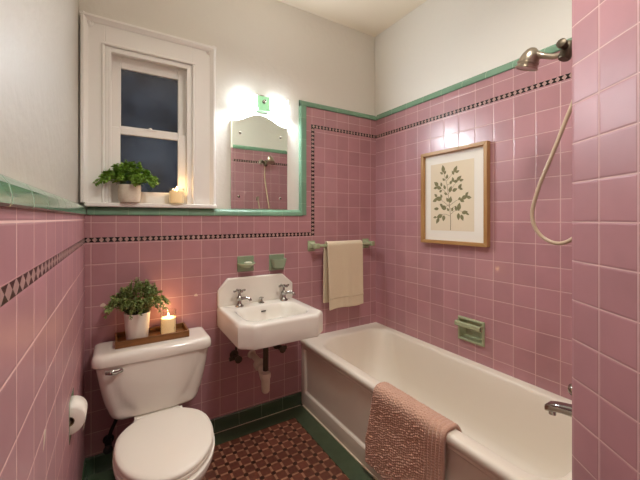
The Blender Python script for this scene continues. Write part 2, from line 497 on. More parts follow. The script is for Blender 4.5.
# chips in the glaze
def chip(x, z, s, pts, left=False):
    bm = bmn()
    if left: prism(bm, [(XL - .001, x + a * s, z + b * s) for a, b in pts], (.0018, 0, 0))
    else: prism(bm, [(x + a * s, YB + .001, z + b * s) for a, b in pts], (0, -.0018, 0))
    return bm
tri = [(-1, -.6), (.9, -.7), (1, .1), (.2, .9), (-.5, .6), (-1, .2)]
for q, (x, z, s) in enumerate(((-.064, .859, .012), (.399, .855, .010))):
    obj('tile_chip', chip(x, z, s, tri), 'chip', wb, smooth=False)
obj('tile_chip', chip(.975, .806, .016, [(-.8, -1.3), (.6, .0), (.9, .9), (-.1, 1.2), (-.5, .2)], True), 'chip', bpy.data.objects['wall_left'], smooth=False)

# ------------------------------------------------------------------ window
w = empty('window_1', (.16, YP, 1.372), 'white painted double-hung sash window dark with night outside', 'window', kind='structure')
bm = bmn()
box(bm, -.160, -.056, 2.066, YP, 1.394, 2.345); box(bm, .377, .505, 2.066, YP, 1.394, 2.345); box(bm, -.056, .377, 2.066, YP, 2.221, 2.345)
obj('casing', bm, 'trimwhite', w, bevel=.002)
bm = bmn()
prf = [(0, 0), (0, .022), (.006, .040), (.018, .042), (.024, .034), (.030, .030), (.036, .024), (.036, 0)]
prism(bm, [(-.164 + a, YP - b, 1.394) for a, b in prf], (0, 0, .966))
prism(bm, [(.515 - a, YP - b, 1.394) for a, b in prf], (0, 0, .966))
prism(bm, [(-.164, YP - b - .0006, 2.362 - a) for a, b in prf], (.679, 0, 0))
obj('outer_moulding', bm, 'trimwhite', w, ang=25)
bm = bmn()
bd = [(0, 0), (0, .026), (.004, .031), (.010, .031), (.015, .024), (.015, 0)]
prism(bm, [(-.056 - a, YP - b, 1.394) for a, b in bd], (0, 0, .827))
prism(bm, [(.377 + a, YP - b, 1.394) for a, b in bd], (0, 0, .827))
prism(bm, [(-.071, YP - b - .0006, 2.221 + a) for a, b in bd], (.463, 0, 0))
obj('inner_bead', bm, 'trimwhite', w, ang=25)
bm = bmn()
for x, z, s in ((-.125, 2.318, .020), (.474, 2.322, .016)):
    lathe(bm, [(s, 0), (s, .004), (s * .7, .008), (s * .6, .004), (s * .3, .010), (0, .011)], (x, 2.067, z), (0, -1, 0), 16)
obj('corner_rosette', bm, 'trimwhite', w)
bm = bmn()
box(bm, -.056, -.042, 2.070, 2.20, 1.394, 2.221); box(bm, .363, .377, 2.070, 2.20, 1.394, 2.221); box(bm, -.042, .363, 2.070, 2.20, 2.207, 2.221)
box(bm, -.042, -.028, 2.066, 2.088, 1.394, 2.207); box(bm, .349, .363, 2.066, 2.088, 1.394, 2.207); box(bm, -.028, .349, 2.066, 2.088, 2.193, 2.207)
obj('window_frame', bm, 'trimwhite', w, bevel=.0015)
def sash(name, y0, y1, z0, z1, g):
    gx0, gx1, gz0, gz1 = g; bm = bmn()
    box(bm, -.041, gx0, y0, y1, z0, z1); box(bm, gx1, .362, y0, y1, z0, z1)
    box(bm, gx0, gx1, y0, y1, z0, gz0); box(bm, gx0, gx1, y0, y1, gz1, z1)
    o = obj(name, bm, 'trimwhite', w, bevel=.003)
    bm = bmn(); box(bm, gx0 - .004, gx1 + .004, (y0 + y1) / 2 - .0015, (y0 + y1) / 2 + .0015, gz0 - .004, gz1 + .004)
    obj('pane', bm, 'glass', o, smooth=False)
    return o
sash('upper_sash', 2.128, 2.153, 1.790, 2.206, (.017, .309, 1.824, 2.142))
lo = sash('lower_sash', 2.092, 2.117, 1.395, 1.806, (.014, .303, 1.460, 1.770))
bm = bmn(); box(bm, .13, .19, 2.086, 2.116, 1.806, 1.812); lathe(bm, [(.010, 0), (.010, .008), (.006, .012)], (.16, 2.104, 1.812), n=14)
obj('sash_lock', bm, 'trimwhite', lo)
bm = bmn(); box(bm, -.142, .513, 2.026, 2.0915, 1.3725, 1.394)
obj('window_sill', bm, 'trimwhite', w, bevel=.004)
bm = bmn(); box(bm, -.055, .376, 2.0915, 2.24, 1.3725, 1.394)
obj('sill_board', bm, 'trimwhite', w)

# ------------------------------------------------------------------ mirror and lamp over the sink
t = empty('wall_mirror', (.8075, YP, 1.373), 'frameless wall mirror with arched top, standing on the green tile strip', 'mirror')
half = [(-.1985, 1.936), (-.16, 1.937), (-.1285, 1.949), (-.1, 1.963), (-.0785, 1.975), (-.045, 1.989), (0, 1.996)]
top = [(.8075 + a, z) for a, z in half] + [(.8075 - a, z) for a, z in half[::-1][1:]]
bm = bmn(); prism(bm, [(.609, 2.072, 1.373)] + [(x, 2.072, z) for x, z in top] + [(1.006, 2.072, 1.373)], (0, .0135, 0))
obj('mirror_glass', bm, 'mirror', t, bevel=.0015, seg=1, smooth=False)
for x, z in ((.67, 1.861), (.953, 1.866), (.661, 1.452), (.95, 1.448)):
    bm = bmn(); lathe(bm, [(.0085, 0), (.0085, .002), (.006, .005), (0, .006)], (x, 2.072, z), (0, -1, 0), 14)
    obj('mirror_screw', bm, 'darkmetal', t)

t = empty('wall_lamp', (.807, YP, 1.99), 'lit white glass lamp with green middle, over the arched mirror', 'lamp')
bm = bmn(); box(bm, .70, .92, 2.066, YP, 2.018, 2.105); obj('backplate', bm, 'ceramic_green', t, bevel=.004)
sec = [(2.066, 2.108), (2.034, 2.110), (2.026, 2.072), (2.022, 2.036), (2.015, 2.017), (2.016, 2.011), (2.028, 2.013), (2.066, 2.014)]
SH = ['shade', 'shade_down', 'shade_top', 'shade_end']
def glow(bm):
    bmesh.ops.recalc_face_normals(bm, faces=bm.faces)
    for f in bm.faces:
        n = f.normal
        f.material_index = 3 if abs(n.x) > .8 else 1 if n.z < -.5 else 2 if n.z > .5 or n.y > .5 else 0
for a, b in ((.642, .766), (.858, .986)):
    bm = bmn(); prism(bm, [(a, y, z) for y, z in sec], (b - a, 0, 0)); glow(bm); obj('glass_shade', bm, SH, t, bevel=.0006, seg=1)
for a in (.636, .9865):
    bm = bmn(); prism(bm, [(a, (y - 2.045) * 1.12 + 2.042, (z - 2.06) * 1.1 + 2.06) for y, z in sec], (.0055, 0, 0)); obj('end_cap', bm, 'shade_end', t, bevel=.0015)
bm = bmn(); prism(bm, [(.767, (y - 2.066) * 1.04 + 2.066, (z - 2.06) * 1.02 + 2.06) for y, z in sec], (.090, 0, 0)); tag(obj('centre_cover', bm, 'shadegreen', t, bevel=.003), 'pale green glass middle')
bm = bmn(); lathe(bm, [(.012, 0), (.012, .004), (.006, .008), (.006, .014), (.009, .019), (.006, .024), (0, .025)], (.813, 2.023, 2.070), (0, -1, .1), 18)
tag(obj('finial', bm, 'darkmetal', t), 'small dark knob')
bm = bmn(); box(bm, .795, .82, 2.036, 2.066, 2.1115, 2.118); obj('top_clip', bm, 'nickel', t, bevel=.001)

# ------------------------------------------------------------------ sink
t = empty('wall_sink', (.7855, YB, .645), 'white porcelain wall-hung sink with chamfered corners and two chrome taps', 'sink')
ch = [(.004, .004, True), (.004, .004, True), (.066, .058, False), (.066, .058, False)]
def srect(i, z, c=None): return zr(rr(.532 + i, 1.039 - i, 1.586 + i, 2.0625, c or ch, 8, 8), z)
def orect(i, z, r=.075): return zr(rr(.594 + i, .975 - i, 1.658 + i, 1.944 - i * .7, r, 8, 8), z)
ch2 = [(.004, .004, True)] * 2 + [(.058, .045, False)] * 2
rings = [srect(.012, .645, ch2), srect(.003, .648), srect(0, .655), srect(0, .752), srect(.002, .762), srect(.007, .7695), srect(.016, .772, ch2),
         orect(-.012, .772), orect(-.004, .7705), orect(.004, .764), orect(.012, .740), orect(.026, .700), orect(.05, .672), orect(.09, .660, .06)]
bm = bmn(); loft(bm, rings); obj('basin', bm, 'porcelain', t, ang=42)
poly = [(.532, .768), (.532, .868), (.592, .940), (.962, .940), (1.039, .872), (1.039, .768)]
bm = bmn(); prism(bm, [(x, 2.0635, z) for x, z in poly], (0, -.031, 0)); obj('backsplash', bm, 'porcelain', t, bevel=.008, seg=3)
bm = bmn(); loft(bm, [zr(rr(.767, .797, 1.916, 1.926, .004, 4, 3), .742), zr(rr(.767, .797, 1.922, 1.932, .004, 4, 3), .735)]); obj('overflow_slot', bm, 'black', t)
bm = bmn(); lathe(bm, [(.022, 0), (.022, .002), (.016, .0035), (.014, .001)], (.79, 1.80, .660)); obj('drain', bm, 'chrome', t)
def tap(x, sx):
    y, z = 1.988, .7715
    bm = bmn()
    lathe(bm, [(.026, 0), (.025, .006), (.017, .013), (.012, .022), (.0115, .035), (.017, .042), (.018, .054), (.012, .062), (.008, .070), (.0065, .088)], (x, y, z), n=22)
    tube(bm, catmull([(x + .006 * sx, y - .006, z + .048), (x + .03 * sx, y - .02, z + .052), (x + .052 * sx, y - .033, z + .048), (x + .058 * sx, y - .038, z + .034)], 5), [.0095] * 8 + [.0085] * 8, 12)
    o = obj('tap', bm, 'chrome', t)
    bm = bmn(); lathe(bm, [(.010, .086), (.012, .091), (.012, .100), (.008, .105), (0, .106)], (x, y, z), n=18)
    for k in range(4):
        a = k * PI / 2 + .12; d = Vector((math.cos(a), math.sin(a), 0))
        lathe(bm, [(.004, .006), (.0045, .02), (.006, .030), (.0072, .034), (.006, .038), (0, .040)], Vector((x, y, z + .096)), d, 10)
    obj('cross_handle', bm, 'chrome', o)
tap(.650, 1); tap(.95, 1)
bm = bmn(); lathe(bm, [(.020, 0), (.018, .005), (.009, .010), (.006, .018), (.006, .026), (.015, .029), (.016, .034), (.008, .038), (0, .039)], (.797, 2.0, .7715), n=22)
obj('pull_knob', bm, 'chrome', t)
# waste pipe and valves below
bm = bmn(); lathe(bm, [(.026, 0), (.026, -.03), (.019, -.034), (.0175, -.06), (.016, -.061), (.016, -.23)], (.757, 1.83, .645), n=20); tag(obj('tail_pipe', bm, 'darkmetal', t), 'dark metal tail pipe')
bm = bmn(); lathe(bm, [(.0285, .400), (.0295, .398), (.0295, .372), (.0265, .368), (.0245, .318), (.023, .294), (.017, .285), (0, .282)], (.757, 1.83, 0), n=22)
tr = obj('trap_cup', bm, 'plastic', t); tag(tr, 'white plastic trap cup')
bm = bmn(); tube(bm, catmull([(.757, 1.84, .350), (.757, 1.87, .358), (.756, 1.90, .395), (.756, 1.93, .425), (.756, YB - .004, .43)], 6), .019, 16)
lathe(bm, [(.034, 0), (.036, .006), (.034, .03), (.026, .036), (.020, .034)], (.752, 1.93, .424), (0, -.85, -.35), 20)
lathe(bm, [(.028, 0), (.027, .004), (.019, .008)], (.756, YB - .001, .43), (0, -1, 0), 22)
tag(obj('trap_arm', bm, 'plastic', t), 'white trap pipe into the wall')
for x, z, s in ((.640, .452, 1), (.935, .452, -1)):
    bm = bmn(); tube(bm, catmull([(x, YB - .045, z), (x, YB - .045, z + .06), (x + .02 * s, YB - .06, z + .13), (x + .02 * s, YB - .06, .648)], 5), .007, 10)
    lathe(bm, [(.028, .0), (.026, .006), (.010, .010), (.010, .04), (.017, .042), (.017, .062), (.009, .066)], (x, YB - .001, z), (0, -1, 0), 18)
    o = obj('supply_valve', bm, 'darkmetal', t)
    bm = bmn(); lathe(bm, [(.006, .066), (.006, .080), (.021, .083), (.023, .092), (.016, .096)], (x, YB - .001, z), (0, -1, 0), 10)
    tube(bm, [(x, YB - .05, z), (x - .045 * s, YB - .05, z - .006)], .012, 10)
    obj('valve_handle', bm, 'darkmetal', o)

t.location.x -= .011
# ------------------------------------------------------------------ green ceramic dishes over the sink
t = empty('soap_dish', (.7025, YB, .972), 'square green ceramic soap dish with flat shelf, above the left tap', 'soap dish', 'green dishes above the sink')
bm = bmn(); box(bm, .648, .757, YB - .010, YB + .001, .972, 1.071); obj('wall_plate', bm, 'ceramic_green', t, bevel=.004)
def half_el(cx, w, y0, d, z, n=20): return [(cx + w * math.cos(PI + PI * i / n), y0 + d * math.sin(PI + PI * i / n), z) for i in range(n + 1)]
bm = bmn(); loft(bm, [half_el(.703, .036, YB - .009, .045, 1.000), half_el(.703, .052, YB - .009, .072, 1.018), half_el(.703, .059, YB - .009, .083, 1.026), half_el(.703, .057, YB - .009, .081, 1.030), half_el(.703, .046, YB - .009, .066, 1.029), half_el(.703, .042, YB - .009, .060, 1.024)])
obj('dish_shelf', bm, 'ceramic_sage', t, ang=50)
bm = bmn(); loft(bm, [zr(rr(.708 - .026 + i, .708 + .026 - i, YB - .052 + i, YB - .020 - i, .014, 6, 3), z) for i, z in ((.006, 1.0245), (.001, 1.028), (0, 1.031), (.003, 1.035), (.008, 1.037))])
tag(obj('soap_bar', bm, 'soap', org=(.703, YB - .03, 1.024)), 'worn white soap bar lying in the square green dish', 'soap')
t = empty('tumbler_holder', (.919, YB, .962), 'green ceramic box-shaped holder with open top, above the right tap', 'holder', 'green dishes above the sink')
bm = bmn(); box(bm, .864, .974, YB - .010, YB + .001, .962, 1.070); obj('wall_plate', bm, 'ceramic_green', t, bevel=.004)
def hr(i, j, z): return zr(rr(.872 + i, .968 - i, YB - .066 + i, YB - .0095, [.003, .003, .014, .014], 5, 4), z)
bm = bmn(); loft(bm, [hr(.016, 0, .980), hr(.008, 0, .990), hr(.001, 0, 1.030), hr(-.001, 0, 1.040), hr(.001, 0, 1.044), hr(.007, 0, 1.042), hr(.011, 0, 1.020), hr(.018, 0, .996)])
obj('holder_cup', bm, 'ceramic_green', t, ang=50)

# ------------------------------------------------------------------ towel bar and towel
t = empty('towel_bar', (1.44, YB, 1.12), 'pale green ceramic towel bar between two square posts', 'towel bar')
for x in (1.19, 1.69):
    bm = bmn(); box(bm, x - .029, x + .029, YB - .012, YB + .001, 1.078, 1.152)
    def rg(h, y, dz=0): return [(x - h, y, 1.118 - h + dz), (x + h, y, 1.118 - h + dz), (x + h, y, 1.118 + h + dz), (x - h, y, 1.118 + h + dz)]
    loft(bm, [rg(.026, YB - .011), rg(.018, YB - .03), rg(.015, YB - .05), rg(.018, YB - .065), rg(.019, YB - .094), rg(.014, YB - .099)])
    obj('bar_post', bm, 'ceramic_sage', t, bevel=.003)
bm = bmn(); tube(bm, [(1.200, YB - .078, 1.118), (1.68, YB - .078, 1.118)], .0115, 18); obj('bar', bm, 'ceramic_sage', t)
tx = empty('hanging_towel', (1.43, YB - .078, .67), 'folded beige terry hand towel hanging over the green towel bar', 'towel')
BY, BZ, TR = YB - .078, 1.118, .0195
def towel_path():
    p = []
    for i in range(33): p.append((BY - TR - .012 * (1 - i / 32) - .002, .668 + (BZ - .668) * i / 32))
    for i in range(1, 12): a = PI - PI * i / 12; p.append((BY + (TR + .002) * math.cos(a), BZ + (TR + .006) * math.sin(a)))
    for i in range(29): p.append((BY + TR + .008 * i / 28, BZ - (BZ - .702) * i / 28))
    return p
def towel_mesh(i0, i1, off=0):
    P = towel_path(); bm = bmn(); N = 36; g = []
    for i in range(i0, i1):
        y, z = P[i]; row = []
        front = i <= 38
        fr = max(0, (BZ - z) / .45)
        for j in range(N + 1):
            u = j / N
            x0 = 1.268 + .006 * fr; x1 = 1.582 - .004 * fr
            if i > 44: x0, x1 = 1.262, 1.572
            x = x0 + (x1 - x0) * u
            wv = (.004 * math.sin(u * 8 + .5) + .003 * math.sin(u * 17 + 2)) * fr
            dz = (.012 * (u - .5) + .006 * math.sin(u * 6)) * fr if front else 0
            row.append(bm.verts.new((x, y - abs(wv) - off if front else y + abs(wv) * .4, z + dz)))
        g.append(row)
    for a, b in zip(g, g[1:]):
        for j in range(N): bm.faces.new((a[j], a[j + 1], b[j + 1], b[j]))
    return bm
o = obj('towel_cloth', towel_mesh(0, len(towel_path())), 'towel', tx, ang=180)
s = o.modifiers.new('thick', 'SOLIDIFY'); s.thickness = .0095; s.offset = 0; s.use_rim = True
b = o.modifiers.new('soft', 'BEVEL'); b.width = .003; b.segments = 2; b.limit_method = 'ANGLE'
o = obj('woven_band', towel_mesh(5, 7, .0046), 'towelband', tx, ang=180)
s = o.modifiers.new('thick', 'SOLIDIFY'); s.thickness = .0010; s.offset = 0

# ------------------------------------------------------------------ bathtub
X0, Y0, Y1, ZR = 1.107, YS + .001, YB - .001, .465
t = empty('bathtub', (1.45, 1.25, 0), 'cream enamel built-in bathtub with panelled apron along the pink wall', 'bathtub')
def rim(i, z, r=.012): return zr(rr(X0 + i, XR - .001 - i * .0, Y0 + i * .0, Y1 - i * .0, [.002, .002, r, .002], 10, 14), z)
def inn(i, z, r=None, ib=None, cr=0):
    ib = i if ib is None else ib
    hw = (.589 - 2 * i) / 2 * .97; q = lambda b: (min(b + 1.3 * max(i, 0), hw), min(b + 1.3 * max(i, 0), hw), True)
    return zr(rr(1.163 + i, 1.752 - i, Y0 + .075 + i, 1.968 - ib, [q(.14), q(.165), q(.10), q(.10)], 10, 14), z)
rings = [rim(.004, .420), rim(0, .424), rim(-.004, .432), rim(-.005, .448), rim(-.001, .459), rim(.008, .4645), rim(.02, ZR),
         inn(-.007, ZR), inn(-.001, .463), inn(.004, .458), inn(.009, .445), inn(.022, .38, ib=.028), inn(.034, .29, ib=.055), inn(.050, .20, ib=.095), inn(.072, .145, ib=.14), inn(.105, .113, ib=.20), inn(.16, .10, ib=.30)]
bm = bmn(); loft(bm, rings, cap0=False); obj('tub_basin', bm, 'tubwhite', t, ang=45)
def rq(x, y0, y1, z0, z1): return [(x, y0, z0), (x, y1, z0), (x, y1, z1), (x, y0, z1)]
bm = bmn(); loft(bm, [rq(1.17, Y0, Y1, .002, .424), rq(X0 + .004, Y0, Y1, .002, .424), rq(X0 + .004, Y0 + .06, 2.022, .094, .408), rq(X0 + .008, Y0 + .066, 2.016, .100, .402), rq(X0 + .019, Y0 + .072, 2.010, .106, .396)], cap0=False)
obj('apron', bm, 'tubwhite', t, bevel=.004, ang=25)
bm = bmn(); box(bm, X0 - .004, X0 + .006, Y0, Y1 - .03, .0013, .006); obj('caulk_line', bm, 'caulk', t, smooth=False)
bm = bmn(); lathe(bm, [(.035, 0), (.035, .003), (.02, .005)], (SX, Y0 + .10, .36), (0, 1, .1), 22); obj('overflow_plate', bm, 'chrome', t)

# bath mat over the rim
def smooth01_(a, b, x): q = min(1, max(0, (x - a) / (b - a))); return q * q * (3 - 2 * q)
def mat_path():
    P = [(1.085, .075), (1.087, .20), (1.090, .33), (1.086, .42), (1.088, .455), (1.100, .474), (1.122, .4815), (1.146, .481), (1.170, .475), (1.190, .452), (1.200, .42), (1.211, .36), (1.226, .31)]
    return catmull([(a, 0, b) for a, b in P], 16)
P = mat_path()
def resample(P, step):
    out = [P[0]]; acc = 0
    for a, b in zip(P, P[1:]):
        d = (b - a).length; t = step - acc
        while t <= d: out.append(a + (b - a) * (t / d)); t += step
        acc = d - (t - step)
    return out
P = resample(P, .0023)
bm = bmn(); g = []; NJ = 200; L = 0; rnd = random.Random(3); jit = {}
for i, p in enumerate(P):
    if i: L += (P[i] - P[i - 1]).length
    a_, b_ = P[max(i - 4, 0)], P[min(i + 4, len(P) - 1)]
    d = (b_ - a_).normalized(); n = Vector((-d.z, 0, d.x))
    row = []; back = []; fr = max(0, (.46 - p.z) / .4) if p.x < 1.12 else 0
    for j in range(NJ + 1):
        u = j / NJ
        ya = 1.262 + .055 * min(1, fr * 1.5); yb = .845 + .02 * fr
        y = ya + (yb - ya) * u
        yy = y + .003 * math.sin(L * 60 + y * 30); ll = L + .003 * math.sin(y * 75) + .002 * math.sin(L * 50 + y * 130)
        per, lp = .0125, .0115
        ri = math.floor(yy / per); ll += lp * .5 * (ri % 2); li = math.floor(ll / lp)
        hj = jit.setdefault((ri, li), rnd.random())
        nub = abs(math.sin(PI * yy / per)) ** .6 * abs(math.sin(PI * ll / lp)) ** .6 * (.35 + .8 * hj)
        near = y - yb; far = ya - y
        # ribs run along the near hem, one flat hem along the far one
        k_ = smooth01_(.075, .11, near)
        rib = abs(math.sin(PI * (near + .002 * math.sin(L * 40)) / .019)) ** .7 * (.7 + .3 * abs(math.sin(PI * ll / lp)))
        nub = nub * k_ + rib * (1 - k_)
        flat = smooth01_(.345, .405, L)          # smoother where it lies on the rim
        h = .0015 + .0085 * nub * (1 - .6 * flat)
        h *= 1 - .6 * max(0, 1 - min(near, far) / .006)
        q = p + n * h; back.append(bm.verts.new((p.x - n.x * .0115, y, p.z - n.z * .0115)))
        wob = .004 * math.sin(y * 24 + 1) * fr
        row.append(bm.verts.new((q.x - wob - .003 * fr, y, q.z)))
    g.append(row + back[::-1])
for a, b in zip(g, g[1:]):
    for j in range(len(a)): q_ = (j + 1) % len(a); bm.faces.new((a[j], a[q_], b[q_], b[j]))
bm.faces.new(g[0][::-1]); bm.faces.new(g[-1])
o = obj('bath_mat', bm, 'mat', ang=180, org=(1.13, 1.06, .075))
tag(o, 'dusty pink chenille bath mat draped over the bathtub rim', 'bath mat')

# ------------------------------------------------------------------ recessed soap dish on the right wall
t = empty('bathtub_soap_dish', (XR, 1.209, .57), 'pale green recessed soap dish with grab bar on the wall above the bathtub', 'soap dish')
bm = bmn()
def fr_(x, i): return [(x, 1.123 + i, .571 + i), (x, 1.295 - i, .571 + i), (x, 1.295 - i, .713 - i), (x, 1.123 + i, .713 - i)]
loft(bm, [fr_(XR + .001, 0), fr_(XR - .009, .001), fr_(XR - .014, .006), fr_(XR - .012, .014), fr_(XR + .010, .019), fr_(XR + .040, .023), fr_(XR + .042, .028)], cap0=False)
obj('recess', bm, 'ceramic_sage', t, bevel=.002)
bm = bmn()
loft(bm, [[(XR - .012 - d * .0 - e, y, z) for e, z in ((0, .690), (.026, .692), (.034, .686), (.034, .668), (.028, .662), (.012, .662), (.010, .672), (.0, .674))] for d, y in ((0, 1.127), (0, 1.136))])
loft(bm, [[(XR - .012 - e, y, z) for e, z in ((0, .690), (.026, .692), (.034, .686), (.034, .668), (.028, .662), (.012, .662), (.010, .672), (.0, .674))] for y in (1.282, 1.291)])
loft(bm, [[(XR - .012 - e, y, z) for e, z in ((.020, .691), (.029, .692), (.036, .686), (.036, .667), (.029, .661), (.020, .664))] for y in (1.127, 1.291)])
obj('grab_bar', bm, 'ceramic_sage', t, bevel=.002)

# ------------------------------------------------------------------ framed print
FY0, FY1, FZ0, FZ1 = 1.090, 1.566, 1.149, 1.750
t = empty('picture_frame', (XR, 1.345, 1.144), 'oak framed botanical print of a leafy olive branch on the pink wall', 'picture')
fw, fd = .022, .034
def mit(a, b, mt):
    bm = bmn()
    loft(bm, [[(XR - .001, *a[0]), (XR - fd, *a[0]), (XR - fd, *a[1]), (XR - .001, *a[1])], [(XR - .001, *b[0]), (XR - fd, *b[0]), (XR - fd, *b[1]), (XR - .001, *b[1])]])
    obj('frame_bar', bm, mt, t, bevel=.002)
o_ = {'bl': (FY0, FZ0), 'br': (FY1, FZ0), 'tr': (FY1, FZ1), 'tl': (FY0, FZ1)}
i_ = {'bl': (FY0 + fw, FZ0 + fw), 'br': (FY1 - fw, FZ0 + fw), 'tr': (FY1 - fw, FZ1 - fw), 'tl': (FY0 + fw, FZ1 - fw)}
for a, b, m_ in (('bl', 'br', 'wood_frame_h'), ('br', 'tr', 'wood_frame_v'), ('tr', 'tl', 'wood_frame_h'), ('tl', 'bl', 'wood_frame_v')):
    mit((o_[a], i_[a]), (o_[b], i_[b]), m_)
PY0, PY1, PZ0, PZ1 = 1.182, 1.498, 1.234, 1.667
bm = bmn(); box(bm, XR - .012, XR - .001, FY0 + fw - .003, FY1 - fw + .003, FZ0 + fw - .003, FZ1 - fw + .003); obj('mount', bm, 'mount', t, smooth=False)
bm = bmn(); box(bm, XR - .0126, XR - .0122, PY0, PY1, PZ0, PZ1); pr_ = obj('print_paper', bm, 'print', t, smooth=False)
# the printed branch: crop pixels (frame 38..275 x 85..440) to wall
def cp(x, y):
    return (PY1 - (x - 65) / 175 * (PY1 - PY0), PZ1 - (y - 118) / 264 * (PZ1 - PZ0))
bs, bl = bmn(), bmn()
def flat(bm, pts): bm.faces.new([bm.verts.new((XR - .0131, a, b)) for a, b in pts])
def stroke(pts, w):
    q = catmull([(*cp(*p), 0) for p in pts], 5)
    for i in range(len(q) - 1):
        d = (q[i + 1] - q[i]).normalized(); n = Vector((-d.y, d.x, 0)); wa = w * (1 - .6 * i / len(q)); wb_ = w * (1 - .6 * (i + 1) / len(q))
        flat(bs, [(v.x, v.y) for v in (q[i] + n * wa, q[i + 1] + n * wb_, q[i + 1] - n * wb_, q[i] - n * wa)])
stroke([(150, 380), (151, 340), (147, 290), (141, 240), (135, 200), (126, 170), (120, 140)], .0022)
twigs = [((149, 325), (128, 318), (108, 322), (96, 340)), ((149, 320), (170, 305), (195, 308), (208, 312)), ((147, 290), (120, 268), (98, 255), (86, 258)),
         ((147, 285), (172, 268), (198, 258), (222, 256)), ((141, 245), (118, 220), (100, 205), (90, 198)), ((141, 240), (160, 215), (180, 190), (192, 182)),
         ((133, 190), (150, 172), (165, 155), (172, 145)), ((148, 300), (166, 290), (178, 288), (186, 300)), ((136, 205), (150, 200), (168, 190)), ((146, 280), (125, 290), (112, 282))]
for tw in twigs: stroke(tw, .0013)
def leaf(x, y, ang, ln, wd):
    c = Vector(cp(x, y)); a = math.radians(ang); d = Vector((-math.cos(a), math.sin(a))); n = Vector((-d.y, d.x)); s = (PY1 - PY0) / 175
    ln *= s * .84; wd *= s * .84; pts = []
    for k in range(11):
        tt = k / 10; pts.append(c + d * (tt - .5) * ln + n * wd * .5 * math.sin(PI * tt ** .8))
    for k in range(9, 0, -1):
        tt = k / 10; pts.append(c + d * (tt - .5) * ln - n * wd * .5 * math.sin(PI * tt ** .8))
    flat(bl, pts)
for q in ((120, 140, 100, 34, 18), (113, 156, 150, 18, 10), (128, 155, 60, 18, 10), (170, 148, 60, 32, 16), (160, 160, 120, 20, 11), (178, 158, 20, 20, 11), (136, 172, 80, 20, 13), (122, 182, 140, 16, 10),
          (90, 196, 140, 28, 17), (100, 212, 160, 30, 16), (86, 212, 190, 20, 12), (112, 200, 100, 20, 11), (110, 226, 30, 18, 11), (184, 184, 40, 30, 15), (170, 194, 170, 22, 13), (194, 192, 10, 20, 11), (160, 186, 100, 22, 12), (152, 196, 60, 18, 12),
          (126, 212, 110, 22, 12), (150, 222, 70, 28, 17), (168, 226, 20, 26, 15), (188, 214, 50, 24, 14), (192, 224, 340, 18, 10), (130, 238, 150, 18, 11), (100, 256, 170, 36, 20), (84, 262, 200, 26, 15), (88, 242, 140, 20, 12), (112, 246, 110, 18, 11),
          (122, 292, 160, 30, 20), (112, 282, 140, 20, 12), (90, 296, 180, 26, 13), (150, 262, 80, 28, 17), (138, 262, 120, 22, 13), (206, 256, 20, 32, 17), (222, 258, 350, 22, 13), (196, 268, 330, 24, 14), (214, 244, 50, 20, 11), (186, 260, 60, 16, 10),
          (184, 290, 80, 34, 19), (172, 296, 110, 22, 13), (158, 300, 70, 18, 10), (104, 326, 200, 34, 18), (96, 344, 240, 30, 15), (122, 334, 260, 26, 16), (84, 330, 190, 18, 10), (206, 312, 10, 28, 15), (196, 332, 290, 28, 15), (182, 328, 270, 30, 15), (216, 318, 330, 18, 9), (140, 300, 120, 16, 10)):
    leaf(*q)
obj('printed_stem', bs, 'ink_stem', pr_, smooth=False)
for v in bl.verts: v.co.x -= .0002
obj('printed_leaves', bl, 'ink_leaf', pr_, smooth=False)

# ------------------------------------------------------------------ toilet
TX = .170
t = empty('toilet', (TX, 1.6, 0), 'white two-piece toilet with closed lid against the pink tiled wall', 'toilet')
def smooth01(a, b, x): q = min(1, max(0, (x - a) / (b - a))); return q * q * (3 - 2 * q)
def tank(hw, yf, z, r, inset=0):
    pts = rr(TX - hw, TX + hw, yf, 2.042, [(.02, .02, True), (.02, .02, True), (r, r, True), (r, r, True)], 8, 26)
    out = []
    for x, y in pts:
        fr = 1 - smooth01(yf + .002, yf + .05, y); u = (x - TX) / hw
        y -= .012 * (1 - u * u) * fr
        # raised middle panel of the front, narrowing downwards
        pw = .205 - .115 * smooth01(.60, .40, z) ** 1.0 if z < .60 else .205
        pw = .085 + .115 * ((max(0, min(1, (z - .385) / .21))) ** .55)
        pn = (1 - smooth01(pw - .006, pw + .006, abs(x - TX))) * smooth01(.37, .385, z)
        out.append((x, y - .008 * pn * fr, z))
    return out
rings = [tank(.165, 1.852, .345, .03), tank(.186, 1.847, .348, .04), tank(.199, 1.845, .358, .045), tank(.208, 1.845, .376, .05)]
for i in range(14):
    s_ = i / 13; z = .392 + .225 * s_
    rings.append(tank(.214 + .047 * s_ ** .75, 1.848 - .016 * s_, z, .05))
bm = bmn(); loft(bm, rings); obj('tank', bm, 'porcelain', t, ang=50)
def tl(i, z, r=.045): 
    pts = rr(TX - .274 + i, TX + .268 - i, 1.812 + i, 2.050 - i, [.02, .02, r, r], 8, 16)
    return [(x, y - (.010 * (1 - ((x - TX) / .265) ** 2) if y < 1.9 else 0), z) for x, y in pts]
rings = [tl(.012, .6175), tl(.004, .619), tl(.0, .625), tl(.001, .645), tl(.004, .660), tl(.010, .669), tl(.020, .6745), tl(.036, .676)]
bm = bmn(); loft(bm, rings); obj('tank_lid', bm, 'porcelain', t, ang=50)
bm = bmn(); lathe(bm, [(.014, 0), (.014, .006), (.009, .010), (.009, .02)], (.015, 1.829, .597), (0, -1, 0), 16)
lv = catmull([(.020, 1.812, .600), (.0, 1.806, .596), (-.022, 1.802, .597), (-.048, 1.806, .601)], 6)
rings = []
for i, p in enumerate(lv):
    q = i / (len(lv) - 1); h = .007 + .003 * math.sin(q * PI) + .002 * q; w_ = .004
    rings.append([(p.x, p.y + w_ * math.cos(a), p.z + h * math.sin(a)) for a in [2 * PI * k / 12 for k in range(12)]])
